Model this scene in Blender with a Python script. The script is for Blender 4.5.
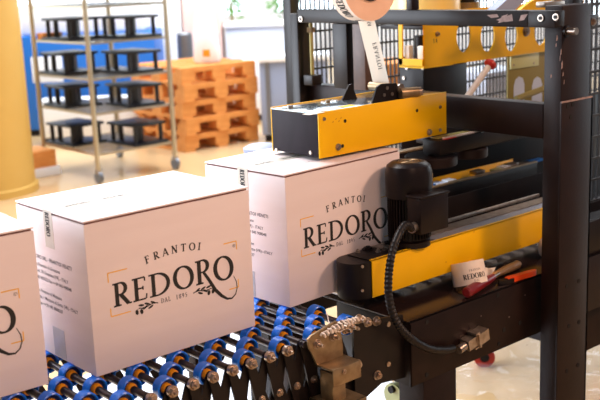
import bpy, bmesh, math, random
from mathutils import Vector, Matrix
random.seed(7)
PI = math.pi
for o in list(bpy.data.objects):
    bpy.data.objects.remove(o)
S = bpy.context.scene
C = S.collection

# ------------------------------------------------------------------ camera
CAM = Vector((-0.91173, -1.68992, 0.76795))
YAW, PITCH, ROLL, FPX = 0.71124, 0.22382, -0.03956, 1018.4
DIR = Vector((math.cos(PITCH)*math.sin(YAW), math.cos(PITCH)*math.cos(YAW), -math.sin(PITCH)))
_r = Vector((math.cos(YAW), -math.sin(YAW), 0)); _u = _r.cross(DIR)
RGT = _r*math.cos(ROLL) + _u*math.sin(ROLL)
UPV = -_r*math.sin(ROLL) + _u*math.cos(ROLL)
cd = bpy.data.cameras.new('camera'); cam = bpy.data.objects.new('camera', cd); C.objects.link(cam)
M4 = Matrix((RGT, UPV, -DIR)).transposed().to_4x4(); M4.translation = CAM
cam.matrix_world = M4
cd.sensor_width = 36; cd.lens = FPX/600*36; cd.clip_start = .05; cd.clip_end = 200
cd.dof.use_dof = True; cd.dof.focus_distance = 2.36; cd.dof.aperture_fstop = 5.6
S.camera = cam

def at(px, py, x=None, y=None, z=None, d=None):
    """world point on a plane of the room seen at a place in the photograph"""
    v = DIR + RGT*((px-300)/FPX) - UPV*((py-200)/FPX)
    if x is not None: t = (x-CAM.x)/v.x
    elif y is not None: t = (y-CAM.y)/v.y
    elif z is not None: t = (z-CAM.z)/v.z
    else: t = d
    return CAM + v*t

# ------------------------------------------------------------------ world and light
w = bpy.data.worlds.new('world'); S.world = w; w.use_nodes = True
bg = w.node_tree.nodes['Background']; bg.inputs[0].default_value = (0.80, 0.88, 1.0, 1); bg.inputs[1].default_value = 0.22
def area(name, loc, target, sx, sy, power, col):
    l = bpy.data.lights.new(name, 'AREA'); l.shape = 'RECTANGLE'; l.size = sx; l.size_y = sy
    l.energy = power; l.color = col
    o = bpy.data.objects.new(name, l); C.objects.link(o); o.location = loc
    o.rotation_euler = (Vector(target)-Vector(loc)).to_track_quat('-Z', 'Y').to_euler()
    return o
area('ceiling_light', (0.6, 1.9, 3.0), (0.4, 0.3, 0), 2.6, 1.4, 190, (1.0, .97, .97))
area('window_and_fill_light', (-1.9, 2.9, 1.2), (0.1, 0.15, 0.1), 3.2, 1.8, 150, (.84, .90, 1.0))
area('window_and_fill_light', (-1.0, 2.6, .45), (0.15, 0.1, 0.05), 1.8, .9, 55, (.84, .90, 1.0))  # added low fill, no window here: brightens the carton end faces
area('warm_lamp', (2.3, -2.6, 2.3), (0.5, 0, 0.1), 0.5, 0.5, 72, (1.0, .60, .40))
area('warm_lamp', (-0.6, -3.2, 2.2), (0.3, 0, 0.1), 0.9, 0.9, 40, (1.0, .60, .42))
area('hall_light', (3.8, 5.8, 3.6), (3.7, 6.2, -.7), 5.0, 4.0, 560, (.93, .96, 1.0))
area('hall_light', (6.6, 3.6, 3.6), (6.2, 4.0, -.7), 3.0, 4.0, 150, (.95, .98, 1.0))
S.view_settings.view_transform = 'Standard'; S.view_settings.look = 'None'
S.view_settings.exposure = 0.0; S.view_settings.gamma = 1.0; S.view_settings.use_curve_mapping = False

# ------------------------------------------------------------------ materials
def lin(r, g, b):
    f = lambda c: c/12.92 if c <= .04045 else ((c+.055)/1.055)**2.4
    return (f(r/255), f(g/255), f(b/255), 1)
def mat(name, rgb, rough=.5, metal=0., noise=0., nscale=20., rgb2=None, bump=0., bscale=60., trans=0., alpha=1., emit=0., coat=0., stretch=(1, 1, 1), spec=.5):
    m = bpy.data.materials.new(name); m.use_nodes = True
    nt = m.node_tree; b = nt.nodes['Principled BSDF']
    c = lin(*rgb); b.inputs['Base Color'].default_value = c
    b.inputs['Roughness'].default_value = rough; b.inputs['Metallic'].default_value = metal
    b.inputs['Specular IOR Level'].default_value = spec
    if trans: b.inputs['Transmission Weight'].default_value = trans
    if alpha < 1: b.inputs['Alpha'].default_value = alpha
    if coat: b.inputs['Coat Weight'].default_value = coat
    if emit:
        b.inputs['Emission Color'].default_value = c; b.inputs['Emission Strength'].default_value = emit
    if noise or bump:
        tc = nt.nodes.new('ShaderNodeTexCoord'); mp = nt.nodes.new('ShaderNodeMapping'); mp.inputs['Scale'].default_value = stretch
        nt.links.new(tc.outputs['Object'], mp.inputs[0])
    if noise:
        n = nt.nodes.new('ShaderNodeTexNoise'); n.inputs['Scale'].default_value = nscale; n.inputs['Detail'].default_value = 5
        nt.links.new(mp.outputs[0], n.inputs['Vector'])
        cr = nt.nodes.new('ShaderNodeValToRGB'); cr.color_ramp.elements[0].position = .5-noise/2; cr.color_ramp.elements[1].position = .5+noise/2
        cr.color_ramp.elements[0].color = c; cr.color_ramp.elements[1].color = lin(*(rgb2 or rgb))
        nt.links.new(n.outputs[0], cr.inputs[0]); nt.links.new(cr.outputs[0], b.inputs['Base Color'])
    if bump:
        n2 = nt.nodes.new('ShaderNodeTexNoise'); n2.inputs['Scale'].default_value = bscale; n2.inputs['Detail'].default_value = 3
        nt.links.new(mp.outputs[0], n2.inputs['Vector'])
        bp = nt.nodes.new('ShaderNodeBump'); bp.inputs['Strength'].default_value = bump; bp.inputs['Distance'].default_value = .002
        nt.links.new(n2.outputs[0], bp.inputs['Height']); nt.links.new(bp.outputs[0], b.inputs['Normal'])
    return m
CARD = mat('white_cardboard', (238, 226, 226), .6, noise=.6, nscale=9, rgb2=(231, 217, 216), bump=.12, bscale=260, stretch=(.3, .3, 3), spec=.3)
KRAFT = mat('brown_cardboard_core', (120, 78, 66), .8, noise=.5, nscale=40, rgb2=(92, 55, 48))
INK = mat('black_print', (34, 32, 30), .6)
INKG = mat('grey_print', (92, 86, 92), .6)
INKL = mat('faint_print', (190, 182, 186), .6)
INKO = mat('orange_print', (250, 190, 40), .6)
TAPE = mat('clear_printed_tape', (238, 232, 220), .25, alpha=.8)
TAPEG = mat('grey_tape_end', (186, 184, 188), .3, noise=.5, nscale=30, rgb2=(168, 166, 172))
BLACK = mat('dark_brown_machine_paint', (23, 10, 8), .45, noise=.35, nscale=14, rgb2=(33, 18, 15), bump=.1, bscale=120, spec=.22)
BLACK2 = mat('black_steel', (18, 13, 13), .4, noise=.4, nscale=18, rgb2=(26, 18, 18), spec=.25)
TOPB = mat('worn_dark_top', (44, 32, 30), .24, noise=.5, nscale=9, rgb2=(34, 24, 23), bump=.1, bscale=60, spec=.6)
SCR = mat('bare_scratch', (165, 140, 135), .6, noise=.4, nscale=60, rgb2=(120, 98, 92))
HOLE = mat('hole_dark', (8, 6, 6), .9)
YEL = mat('yellow_machine_paint', (250, 194, 0), .4, noise=.5, nscale=7, rgb2=(243, 184, 0), bump=.05, bscale=60, spec=.3)
YELD = mat('yellow_scratch', (196, 128, 20), .6)
DPAN = mat('slate_blue_panel', (32, 27, 32), .6, noise=.6, nscale=30, rgb2=(42, 36, 42), stretch=(1, 1, .3), spec=.12)
GLOSS = mat('glossy_steel_top', (110, 124, 134), .12, metal=.8, noise=.5, nscale=12, rgb2=(142, 152, 156))
STEEL = mat('zinc_steel', (190, 178, 168), .3, metal=.9, noise=.4, nscale=50, rgb2=(150, 134, 120))
NUT = mat('zinc_nut', (196, 186, 176), .28, metal=.9, noise=.5, nscale=80, rgb2=(140, 116, 98))
SHAFT = mat('dark_steel_axle', (84, 78, 78), .3, metal=.8, noise=.5, nscale=30, rgb2=(48, 42, 42), stretch=(4, .6, 4))
BRASS = mat('yellow_zinc_bracket', (168, 146, 112), .38, metal=.6, noise=.6, nscale=35, rgb2=(112, 88, 62))
BLUE = mat('blue_wheel_plastic', (8, 118, 240), .3, noise=.5, nscale=30, rgb2=(6, 104, 224))
NAVY = mat('shaded_wheel_web', (10, 36, 98), .45)  # wheel blue darkened: shade in the recessed web put into the colour
ORNG = mat('orange_hub_plastic', (236, 150, 20), .4)
CORD = mat('black_cable_rubber', (22, 17, 17), .42, spec=.25)
MOTOR = mat('black_motor_paint', (20, 12, 12), .34, noise=.4, nscale=25, rgb2=(27, 17, 16), bump=.08, bscale=90, spec=.22)
ROLLP = mat('tan_tape_side', (248, 208, 180), .5, noise=.5, nscale=30, rgb2=(240, 196, 166))
PAPER = mat('white_paper_tape', (240, 228, 216), .55, noise=.4, nscale=20, rgb2=(228, 212, 198))
STRIP = mat('translucent_tape_strip', (232, 220, 204), .35, alpha=.9)
AMBER = mat('amber_film', (250, 216, 120), .25, noise=.6, nscale=9, rgb2=(252, 232, 160), stretch=(1, 1, .2))
RED = mat('burgundy_handle', (120, 22, 26), .3)
WOOD = mat('beech_handle', (206, 160, 104), .45, noise=.6, nscale=14, rgb2=(176, 124, 70), stretch=(1, 5, 5))
ORED = mat('orange_red_plastic', (238, 78, 28), .35)
REDP = mat('red_plastic', (196, 46, 34), .35)
RIB = mat('grey_ribbed_belt', (150, 150, 158), .45)
BRONZE = mat('brown_upright', (84, 62, 54), .5, noise=.6, nscale=30, rgb2=(58, 42, 38))
OLIVE = mat('olive_plate', (150, 136, 72), .45)
GREENY = mat('pale_green_rubber', (206, 208, 150), .4)
# far hall
FLOORM = mat('tan_epoxy_floor', (204, 170, 124), .16, noise=.5, nscale=1.2, rgb2=(214, 182, 138), spec=.5)
WALLW = mat('white_wall', (226, 224, 226), .7)
COLY = mat('ochre_column_paint', (206, 162, 76), .6, noise=.5, nscale=3, rgb2=(212, 170, 86))
CHROME = mat('chrome_rack', (190, 176, 150), .28, metal=.85)
SHELFM = mat('rack_shelf_steel', (120, 122, 128), .35, metal=.6)
BLKP = mat('black_plastic', (14, 15, 22), .4)
PALW = mat('pallet_wood', (230, 158, 84), .7, noise=.5, nscale=9, rgb2=(212, 132, 58), stretch=(1, 4, 4))
PALE = mat('pallet_endgrain', (236, 190, 130), .7)
CBLUE = mat('blue_machine_paint', (24, 104, 190), .5)
CGREY = mat('blue_grey_cabinet', (142, 154, 182), .5)
WHITE = mat('white_enamel', (238, 240, 244), .4)
LILAC = mat('pale_blue_housing', (206, 216, 236), .4)
PINKW = mat('pinkish_plaster', (232, 196, 184), .7)
GREEN = mat('leaf_green', (120, 170, 84), .6, noise=.6, nscale=6, rgb2=(70, 120, 60))
DAY = mat('daylight_glass', (225, 240, 250), .3, emit=3.6)
FENCE = mat('fence_wire', (26, 24, 26), .5)
PLASTIC = mat('clear_plastic_film', (235, 240, 245), .08, alpha=.14, coat=.5)

# ------------------------------------------------------------------ mesh helpers
class MB:
    def __init__(s): s.bm = bmesh.new(); s.mats = []
    def mi(s, m):
        if m not in s.mats: s.mats.append(m)
        return s.mats.index(m)
    def face(s, pts, m):
        vs = [s.bm.verts.new(p) for p in pts]
        try: f = s.bm.faces.new(vs); f.material_index = s.mi(m)
        except ValueError: pass
    def add(s, other_bm, m, mtx=None):
        i = s.mi(m); vm = {}
        for v in other_bm.verts: vm[v] = s.bm.verts.new((mtx @ v.co) if mtx else v.co)
        for f in other_bm.faces:
            try: g = s.bm.faces.new([vm[v] for v in f.verts]); g.material_index = i
            except ValueError: pass
        other_bm.free()
    def box(s, a, b, m, bev=0., mtx=None):
        t = bmesh.new(); bmesh.ops.create_cube(t, size=1)
        a = Vector(a); b = Vector(b); c = (a+b)/2; d = b-a
        for v in t.verts: v.co = Vector((v.co.x*d.x, v.co.y*d.y, v.co.z*d.z)) + c
        if bev: bmesh.ops.bevel(t, geom=list(t.edges), offset=bev, segments=2, affect='EDGES', profile=.5)
        s.add(t, m, mtx); return s
    def cyl(s, p0, p1, r, m, n=20, r2=None, caps=True):
        p0 = Vector(p0); p1 = Vector(p1); ax = (p1-p0).normalized()
        q = ax.to_track_quat('Z', 'Y'); r2 = r if r2 is None else r2
        A = [s.bm.verts.new(p0 + q @ Vector((r*math.cos(2*PI*k/n), r*math.sin(2*PI*k/n), 0))) for k in range(n)]
        B = [s.bm.verts.new(p1 + q @ Vector((r2*math.cos(2*PI*k/n), r2*math.sin(2*PI*k/n), 0))) for k in range(n)]
        i = s.mi(m)
        for k in range(n):
            f = s.bm.faces.new((A[k], A[(k+1) % n], B[(k+1) % n], B[k])); f.material_index = i
        if caps:
            f = s.bm.faces.new(A[::-1]); f.material_index = i
            f = s.bm.faces.new(B); f.material_index = i
        return s
    def lathe(s, prof, m, origin=(0, 0, 0), axis=(0, 0, 1), n=32, mats=None):
        """prof: (radius, height) pairs"""
        o = Vector(origin); q = Vector(axis).normalized().to_track_quat('Z', 'Y'); rings = []
        for r, h in prof:
            if r < 1e-6: rings.append([s.bm.verts.new(o + q @ Vector((0, 0, h)))])
            else: rings.append([s.bm.verts.new(o + q @ Vector((r*math.cos(2*PI*k/n), r*math.sin(2*PI*k/n), h))) for k in range(n)])
        for j in range(len(rings)-1):
            A, B = rings[j], rings[j+1]; i = s.mi(mats[j] if mats else m)
            for k in range(n):
                k2 = (k+1) % n
                if len(A) == 1 and len(B) == 1: continue
                if len(A) == 1: vs = (A[0], B[k2], B[k])
                elif len(B) == 1: vs = (A[k], A[k2], B[0])
                else: vs = (A[k], A[k2], B[k2], B[k])
                f = s.bm.faces.new(vs); f.material_index = i
        return s
    def prism(s, poly, u, v, o, n, th, m):
        """poly in (a,b) along axes u,v from o; extruded by th along n"""
        u, v, o, n = Vector(u), Vector(v), Vector(o), Vector(n).normalized()
        A = [s.bm.verts.new(o+u*a+v*b) for a, b in poly]; B = [s.bm.verts.new(o+u*a+v*b+n*th) for a, b in poly]
        i = s.mi(m); k = len(poly)
        for fs in (A[::-1], B): f = s.bm.faces.new(fs); f.material_index = i
        for j in range(k):
            f = s.bm.faces.new((A[j], A[(j+1) % k], B[(j+1) % k], B[j])); f.material_index = i
        return s
    def tube(s, pts, r, m, n=12, ridged=0):
        pts = [Vector(p) for p in pts]; prev = None; i = s.mi(m); up = None
        for j, p in enumerate(pts):
            t = (pts[min(j+1, len(pts)-1)]-pts[max(j-1, 0)]).normalized()
            if up is None: up = t.orthogonal().normalized()
            up = (up - t*up.dot(t)).normalized(); sd = t.cross(up)
            rr = r*(1+ridged*(1 if j % 2 else 0)) if ridged else r
            ring = [s.bm.verts.new(p + up*rr*math.cos(2*PI*k/n) + sd*rr*math.sin(2*PI*k/n)) for k in range(n)]
            if prev:
                for k in range(n):
                    f = s.bm.faces.new((prev[k], prev[(k+1) % n], ring[(k+1) % n], ring[k])); f.material_index = i
            else: f = s.bm.faces.new(ring[::-1]); f.material_index = i
            prev = ring
        f = s.bm.faces.new(prev); f.material_index = i
        return s
    def nut(s, p, ax, r, h, m=None, washer=True):
        p = Vector(p); ax = Vector(ax).normalized(); m = m or NUT
        if washer: s.cyl(p, p+ax*h*.25, r*1.35, m, 20)
        s.cyl(p+ax*h*.25, p+ax*h, r, m, 6); s.cyl(p+ax*h, p+ax*h*1.45, r*.5, m, 12)
        return s
    def build(s, name, parent=None, smooth=35):
        me = bpy.data.meshes.new(name)
        bmesh.ops.recalc_face_normals(s.bm, faces=list(s.bm.faces)) if not getattr(s, 'flat', False) else None
        vs = s.bm.verts; off = Vector((0, 0, 0))
        o = bpy.data.objects.new(name, me)
        if len(vs):
            lo = Vector([min(v.co[i] for v in vs) for i in range(3)]); hi = Vector([max(v.co[i] for v in vs) for i in range(3)])
            off = (lo+hi)/2
            if parent is None: off.z = lo.z
            for v in vs: v.co -= off
        s.bm.to_mesh(me); s.bm.free()
        for m in s.mats: me.materials.append(m)
        for p in me.polygons: p.use_smooth = True
        me.set_sharp_from_angle(angle=math.radians(smooth))
        if parent is not None:
            wl = Vector((0, 0, 0)); q = parent
            while q is not None: wl += q.location; q = q.parent
            o.parent = parent; o.location = off - wl
        else: o.location = off
        C.objects.link(o); return o
def tag(o, label=None, cat=None, group=None, kind=None):
    if label: o['label'] = label
    if cat: o['category'] = cat
    if group: o['group'] = group
    if kind: o['kind'] = kind
    return o
def empty(name, loc, label, cat, group=None):
    o = bpy.data.objects.new(name, None); C.objects.link(o); o.location = loc; o.empty_display_size = .1
    return tag(o, label, cat, group)
def copy_tree(o, parent=None):
    c = o.copy(); C.objects.link(c); c.parent = parent
    for ch in list(o.children): copy_tree(ch, c)
    return c

# ------------------------------------------------------------------ lettering (serif strokes)
def arc(cx, cy, rx, ry, a0, a1, n=14, tilt=0):
    out = []
    for k in range(n+1):
        a = math.radians(a0+(a1-a0)*k/n); x = rx*math.cos(a); y = ry*math.sin(a)
        out.append((cx+x+tilt*y, cy+y))
    return out
def ring_w(pts, thick, thin):
    ws = []
    for i in range(len(pts)):
        a = pts[max(i-1, 0)]; b = pts[min(i+1, len(pts)-1)]; dx, dy = b[0]-a[0], b[1]-a[1]; l = math.hypot(dx, dy) or 1
        ws.append(thin+(thick-thin)*abs(dy/l)**1.5)
    return ws
def glyph(ch, T=.16, t=.055):
    """list of (points, widths), cap height 1, and the advance"""
    sf = t*.9
    def st(x, y0=0, y1=1, wd=T): return ([(x, y0), (x, y1)], [wd, wd])
    def h(x0, x1, y, wd=t): return ([(x0, y), (x1, y)], [wd, wd])
    def ln(x0, y0, x1, y1, wd): return ([(x0, y0), (x1, y1)], [wd, wd])
    def cv(p, a=T, b=t): return (p, ring_w(p, a, b))
    lo, hi = sf/2, 1-sf/2
    if ch == 'R': return [st(.18), h(0, .36, lo), h(0, .3, hi), cv([(.18, hi)]+arc(.34, .73, .26, .25, 90, -90)+[(.18, .48)]), ln(.36, .48, .70, .03, T*.95), h(.62, .86, lo)], .84
    if ch == 'E': return [st(.18), h(0, .62, lo), h(0, .60, hi), h(.18, .5, .52), ln(.6, hi, .6, .8, t), ln(.63, lo, .66, .24, t), ln(.5, .44, .5, .6, t)], .74
    if ch == 'D': return [st(.18), h(0, .3, lo), h(0, .3, hi), cv([(.2, hi)]+arc(.32, .5, .48, .47, 90, -90, 20)+[(.2, lo)])], .92
    if ch == 'O': return [cv(arc(.46, .5, .40, .47, 0, 360, 36, -.08), T*1.05, t)], .98
    if ch == 'F': return [st(.18), h(0, .36, lo), h(0, .6, hi), h(.18, .5, .52), ln(.59, hi, .59, .78, t), ln(.5, .44, .5, .6, t)], .7
    if ch == 'A': return [ln(.08, 0, .42, 1, t*1.2), ln(.42, 1, .78, 0, T), h(.22, .64, .34), h(-.02, .2, lo), h(.64, .92, lo)], .92
    if ch == 'N': return [ln(.14, 0, .14, 1, t*1.2), ln(.14, 1, .76, 0, T), ln(.76, 0, .76, 1, t*1.2), h(0, .28, lo), h(0, .2, hi), h(.62, .9, hi)], .92
    if ch == 'T': return [st(.38), h(.02, .74, hi), h(.22, .54, lo), ln(.04, hi, .04, .8, t), ln(.72, hi, .72, .8, t)], .78
    if ch == 'I': return [st(.18), h(0, .36, lo), h(0, .36, hi)], .4
    if ch == 'L': return [st(.18), h(0, .6, lo), h(0, .34, hi), ln(.6, lo, .62, .24, t)], .68
    if ch == '1': return [st(.22), h(.05, .4, lo), ln(.22, hi, .08, .85, t)], .5
    if ch == '8': return [cv(arc(.27, .74, .19, .22, 0, 360, 20)), cv(arc(.27, .27, .24, .24, 0, 360, 20))], .58
    if ch == '9': return [cv(arc(.27, .68, .22, .28, 0, 360, 20)), cv(arc(.22, .6, .27, .58, 10, -75, 12))], .58
    if ch == '5': return [h(.12, .48, hi), ln(.12, hi, .1, .58, t), cv(arc(.2, .3, .25, .28, 110, -110, 16))], .56
    return [], .4
def strokes(mb, sts, P, m):
    """P maps 2-D to 3-D"""
    for pts, ws in sts:
        L, Rr = [], []
        for i, p in enumerate(pts):
            a = pts[max(i-1, 0)]; b = pts[min(i+1, len(pts)-1)]; dx, dy = b[0]-a[0], b[1]-a[1]; l = math.hypot(dx, dy) or 1
            if pts[0] == pts[-1] and i in (0, len(pts)-1):
                dx, dy = pts[1][0]-pts[-2][0], pts[1][1]-pts[-2][1]; l = math.hypot(dx, dy) or 1
            nx, ny = -dy/l, dx/l; wd = ws[i]/2
            L.append((p[0]+nx*wd, p[1]+ny*wd)); Rr.append((p[0]-nx*wd, p[1]-ny*wd))
        for i in range(len(pts)-1):
            mb.face([P(*L[i]), P(*Rr[i]), P(*Rr[i+1]), P(*L[i+1])], m)
def word(mb, txt, P, x, y, H, m, wd=1., sp=.0, T=.16, t=.055, slant=0):
    """letters of height H set from (x, y); returns the end x"""
    for ch in txt:
        g, adv = glyph(ch, T, t)
        g = [([(x+(a+slant*b)*H*wd, y+b*H) for a, b in pts], [q*H for q in ws]) for pts, ws in g]
        strokes(mb, g, P, m); x += (adv*wd+sp)*H
    return x
def word_width(txt, wd=1., sp=0.): return sum(glyph(c)[1]*wd+sp for c in txt)
def dot(mb, P, x, y, rx, ry, ang, m, n=12):
    pts = []
    for k in range(n):
        a = 2*PI*k/n; u, v = rx*math.cos(a), ry*math.sin(a); pts.append(P(x+u*math.cos(ang)-v*math.sin(ang), y+u*math.sin(ang)+v*math.cos(ang)))
    mb.face(pts, m)
def sans(mb, lines, P, x, y, H, lead, m, wd=1.):
    """small print from Blender's built-in font"""
    for i, ln in enumerate(lines):
        if not ln: continue
        cu = bpy.data.curves.new('t', 'FONT'); cu.body = ln; cu.size = 1; cu.offset = .012; cu.resolution_u = 2
        ob = bpy.data.objects.new('t', cu); C.objects.link(ob)
        dg = bpy.context.evaluated_depsgraph_get(); me = bpy.data.meshes.new_from_object(ob.evaluated_get(dg))
        for p in me.polygons:
            mb.face([P(x+me.vertices[v].co.x*H*wd, y-i*lead+me.vertices[v].co.y*H) for v in p.vertices], m)
        bpy.data.objects.remove(ob); bpy.data.curves.remove(cu); bpy.data.meshes.remove(me)

# ================================================================== SETTING
FL = -0.74
fb = MB(); fb.box((-4, -4, FL-.1), (14, 14, FL), FLOORM); tag(fb.build('floor'), kind='structure')
def structure(name, mb): return tag(mb.build(name), kind='structure')
wb = MB()
for a, b in (((-4, 11.0, FL), (14, 11.2, .1)), ((-4, 11.0, 2.4), (14, 11.2, 3.6))): wb.box(a, b, WALLW)
for x in (-4, 1.0, 5.6, 9.2, 13.4): wb.box((x, 11.0, .1), (x+.5, 11.2, 2.4), WALLW)
structure('wall_back', wb)
for i, (a, b) in enumerate(((-3.5, 1.0), (1.5, 5.6), (6.1, 9.2), (9.7, 13.4))):
    m = MB(); m.box((a, 11.08, .1), (b, 11.12, 2.4), DAY); structure('window_%d' % (i+1), m)
wr = MB()
wr.box((11.0, -4, FL), (11.2, 11, .0), WALLW); wr.box((11.0, -4, 2.4), (11.2, 11, 3.6), WALLW)
for y in (-4, 1.2, 4.4, 8.0): wr.box((11.0, y, 0), (11.2, y+.5, 2.4), WALLW)
structure('wall_right', wr)
for i, (a, b) in enumerate(((-3.5, 1.2), (1.7, 4.4), (4.9, 8.0), (8.5, 11.0))):
    m = MB(); m.box((11.08, a, 0), (11.12, b, 2.4), DAY); structure('window_%d' % (i+5), m)

# ochre column on the left
m = MB(); cc = at(35, 190, z=FL); cc = cc - Vector((.757, -.652, 0))*.36
m.lathe([(.38, 0), (.38, .05), (.36, .06), (.36, 2.9), (0, 2.9)], COLY, (cc.x, cc.y, FL), n=48)
tag(m.build('column'), 'round ochre-yellow column at the left edge beside the rack', 'column')

# ================================================================== CARTONS
W, D, H = .40, .284, .315
def make_carton():
    r = empty('carton', (0, 0, 0), '', 'carton')
    b = MB(); b.box((0, 0, 0), (W, D, H-.0075), CARD, .0015)
    b.box((.003, .003, H-.0075), (W-.004, D-.004, H-.0035), KRAFT); b.build('box_body', r)
    for y0, y1 in ((0, D/2-.0008), (D/2+.0008, D)):
        f = MB(); f.box((.0, y0, H-.0035), (W, y1, H), CARD, .0008); f.build('top_flap', r)
    # tape over the seam, down the end
    t = MB(); y0, y1 = .126, .162
    t.box((-.0006, y0, H-.078), (0.0, y1, H+.0006), TAPE); t.box((-.0006, y0, H), (W, y1, H+.0006), TAPE)
    P = lambda a, bb: (-.0011, .147-bb-.002+.002, H-.008-a)
    word(t, 'REDORO', lambda a, bb: (-.0012, .153-bb*1.0, H-.004-a), 0, 0, .016, INK, wd=.55, sp=.04, T=.2, t=.09)
    x = .01
    for k in range(2):
        x = word(t, 'REDORO', lambda a, bb: (a, .137+bb, H+.0012), x+.03, 0, .012, INK, wd=.8, sp=.1, T=.2, t=.09)
    word(t, 'FRANTOI', lambda a, bb: (a, .138+bb, H+.0012), x+.02, 0, .008, KRAFT, wd=.8, sp=.1)
    o = t.build('sealing_tape', r); o['label'] = 'clear tape printed with small black letters'
    g = MB(); g.box((-.0007, .119, .003), (0, .167, .066), TAPEG); o = g.build('tape_end', r); o['label'] = 'grey tape end low on the side'
    # front print
    p = MB(); F = lambda a, bb: (a, -.0005, bb)
    def br(pts): strokes(p, [([pts[i], pts[i+1]], [.0021, .0021]) for i in range(len(pts)-1)], F, INKO)
    br([(.043, .184), (.043, .203), (.087, .203)]); br([(.043, .131), (.043, .114), (.088, .114)])
    br([(.325, .203), (.359, .203), (.359, .184)]); br([(.334, .100), (.359, .100), (.359, .118)])
    # large word, letters fitted to the photographed positions
    for ch, x0, y0, hh, ww in (('R', .051, .131, .048, 1.0), ('E', .0955, .1305, .048, 1.02), ('D', .1345, .130, .048, 1.20), ('O', .194, .129, .050, 1.06)):
        word(p, ch, F, x0, y0, hh, INK, wd=ww, T=.185, t=.07)
    g_, _ = glyph('R', .185, .07); k_ = .052
    g_ = [q for i, q in enumerate(g_) if i < 4]
    strokes(p, [([(.2490+a*k_*1.0, .129+b_*k_) for a, b_ in q], [z*k_ for z in ws]) for q, ws in g_], F, INK)
    word(p, 'O', F, .2965, .1235, .054, INK, wd=1.0, T=.185, t=.07)
    sw = [(.2695, .153), (.282, .134), (.297, .108), (.313, .091), (.327, .081), (.340, .079), (.350, .086), (.355, .099), (.354, .113), (.347, .128)]
    strokes(p, [(sw, [.0065, .0075, .008, .0070, .0050, .0035, .0028, .0022, .0018, .0012])], F, INK)
    # arched small word
    n = 7; cx, cy, R = .2, -.085, .295
    for i, ch in enumerate('FRANTOI'):
        a = math.radians(102.4 - i*4.2) if i < 6 else math.radians(78.0)
        bx_, by_ = cx+R*math.cos(a), cy+R*math.sin(a); tx, ty = math.sin(a), -math.cos(a); ux, uy = math.cos(a), math.sin(a)
        g, adv = glyph(ch, .20, .09); hh = .0160
        strokes(p, [([(bx_+((q[0]-adv/2)*tx+q[1]*ux)*hh, by_+((q[0]-adv/2)*ty+q[1]*uy)*hh) for q in pts], [z*hh for z in ws]) for pts, ws in g], F, INK)
    word(p, 'DAL', F, .160, .1125, .0098, INKG, wd=.8, sp=.18, T=.15, t=.08); word(p, '1895', F, .1975, .1115, .0098, INKG, wd=.8, sp=.32, T=.15, t=.08)
    # olive sprigs
    def sprig(x0, y0, sgn, flip):
        stem = [(x0+sgn*k*.0065, y0+math.sin(k*.9)*.0022) for k in range(8)]
        strokes(p, [(stem, [.0022]*8)], F, INK)
        for k, (dx, dy, an) in enumerate(((.012, .004, .5), (.018, -.004, -.4), (.026, .0045, .35), (.031, -.002, -.5), (.040, .0048, .2))):
            dot(p, F, x0+sgn*dx, y0+dy, .0068, .0023, sgn*an, INK)
        for dx, dy in ((.040, -.0085), (.051, -.0075)):
            dot(p, F, x0+sgn*dx, y0+dy, .0038, .0056, -.25*sgn, INK)
        strokes(p, [([(x0+sgn*.036, y0), (x0+sgn*.040, y0-.005)], [.001, .001]), ([(x0+sgn*.045, y0), (x0+sgn*.051, y0-.003)], [.001, .001])], F, INK)
    sprig(.153, .1155, -1, 0); sprig(.240, .1145, 1, 0)
    # registered mark
    strokes(p, [(arc(.352, .194, .0032, .0032, 0, 360, 14), [.0007]*15)], F, INKG); word(p, 'R', F, .3508, .1925, .0032, INKG, wd=.8)
    p.flat = True
    o = p.build('printed_logo', r); o['label'] = 'black and orange logo print on the front'
    # end print
    p = MB(); p.flat = True; E = lambda a, bb: (-.0005, .236-a, bb)
    sans(p, ['REDORO SRL - FRANTOI VENETI'], E, 0, .205, .0118, .012, INKG, wd=1.02)
    sans(p, ['Sede e Frantoio di Grezzana', 'Marconi, 30 Grezzana (VR) - ITALY', 'Tel.045 907622 Fax ++39 045 908048', '', 'Antico Frantoio di Mezzane', 'di Sotto, 1 Mezzane di Sotto (VR) - ITALY', 'Tel./Fax ++39 045 8880337'],
         E, 0, .1885, .0105, .0142, INKG, wd=1.02)
    p.build('printed_address', r)
    p = MB(); p.flat = True; TF = lambda a, bb: (a, bb, H+.0004)
    sans(p, ['LATO DA APRIRE'], TF, .13, .062, .019, .02, INKL, wd=1.1); p.build('printed_notice', r)
    p = MB(); p.flat = True; sans(p, ['LATO DA APRIRE'], TF, .15, .20, .015, .02, INKL, wd=1.1); p.build('printed_notice', r)
    return r
k0 = make_carton()
k0['label'] = 'white printed carton standing whole in the middle of the conveyor'; k0['group'] = 'white cartons on the conveyor'
k0.location = (0, 0, .0005)
for loc, rz, lab in (((.531, .034, .0005), .056, 'white printed carton entering the sealing machine under the yellow head'),
                     ((-.4811, .0688, .0005), -.0727, 'white printed carton cut off by the left edge of the photo')):
    k = copy_tree(k0); k.location = loc; k.rotation_euler = (0, 0, rz); k['label'] = lab

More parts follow.
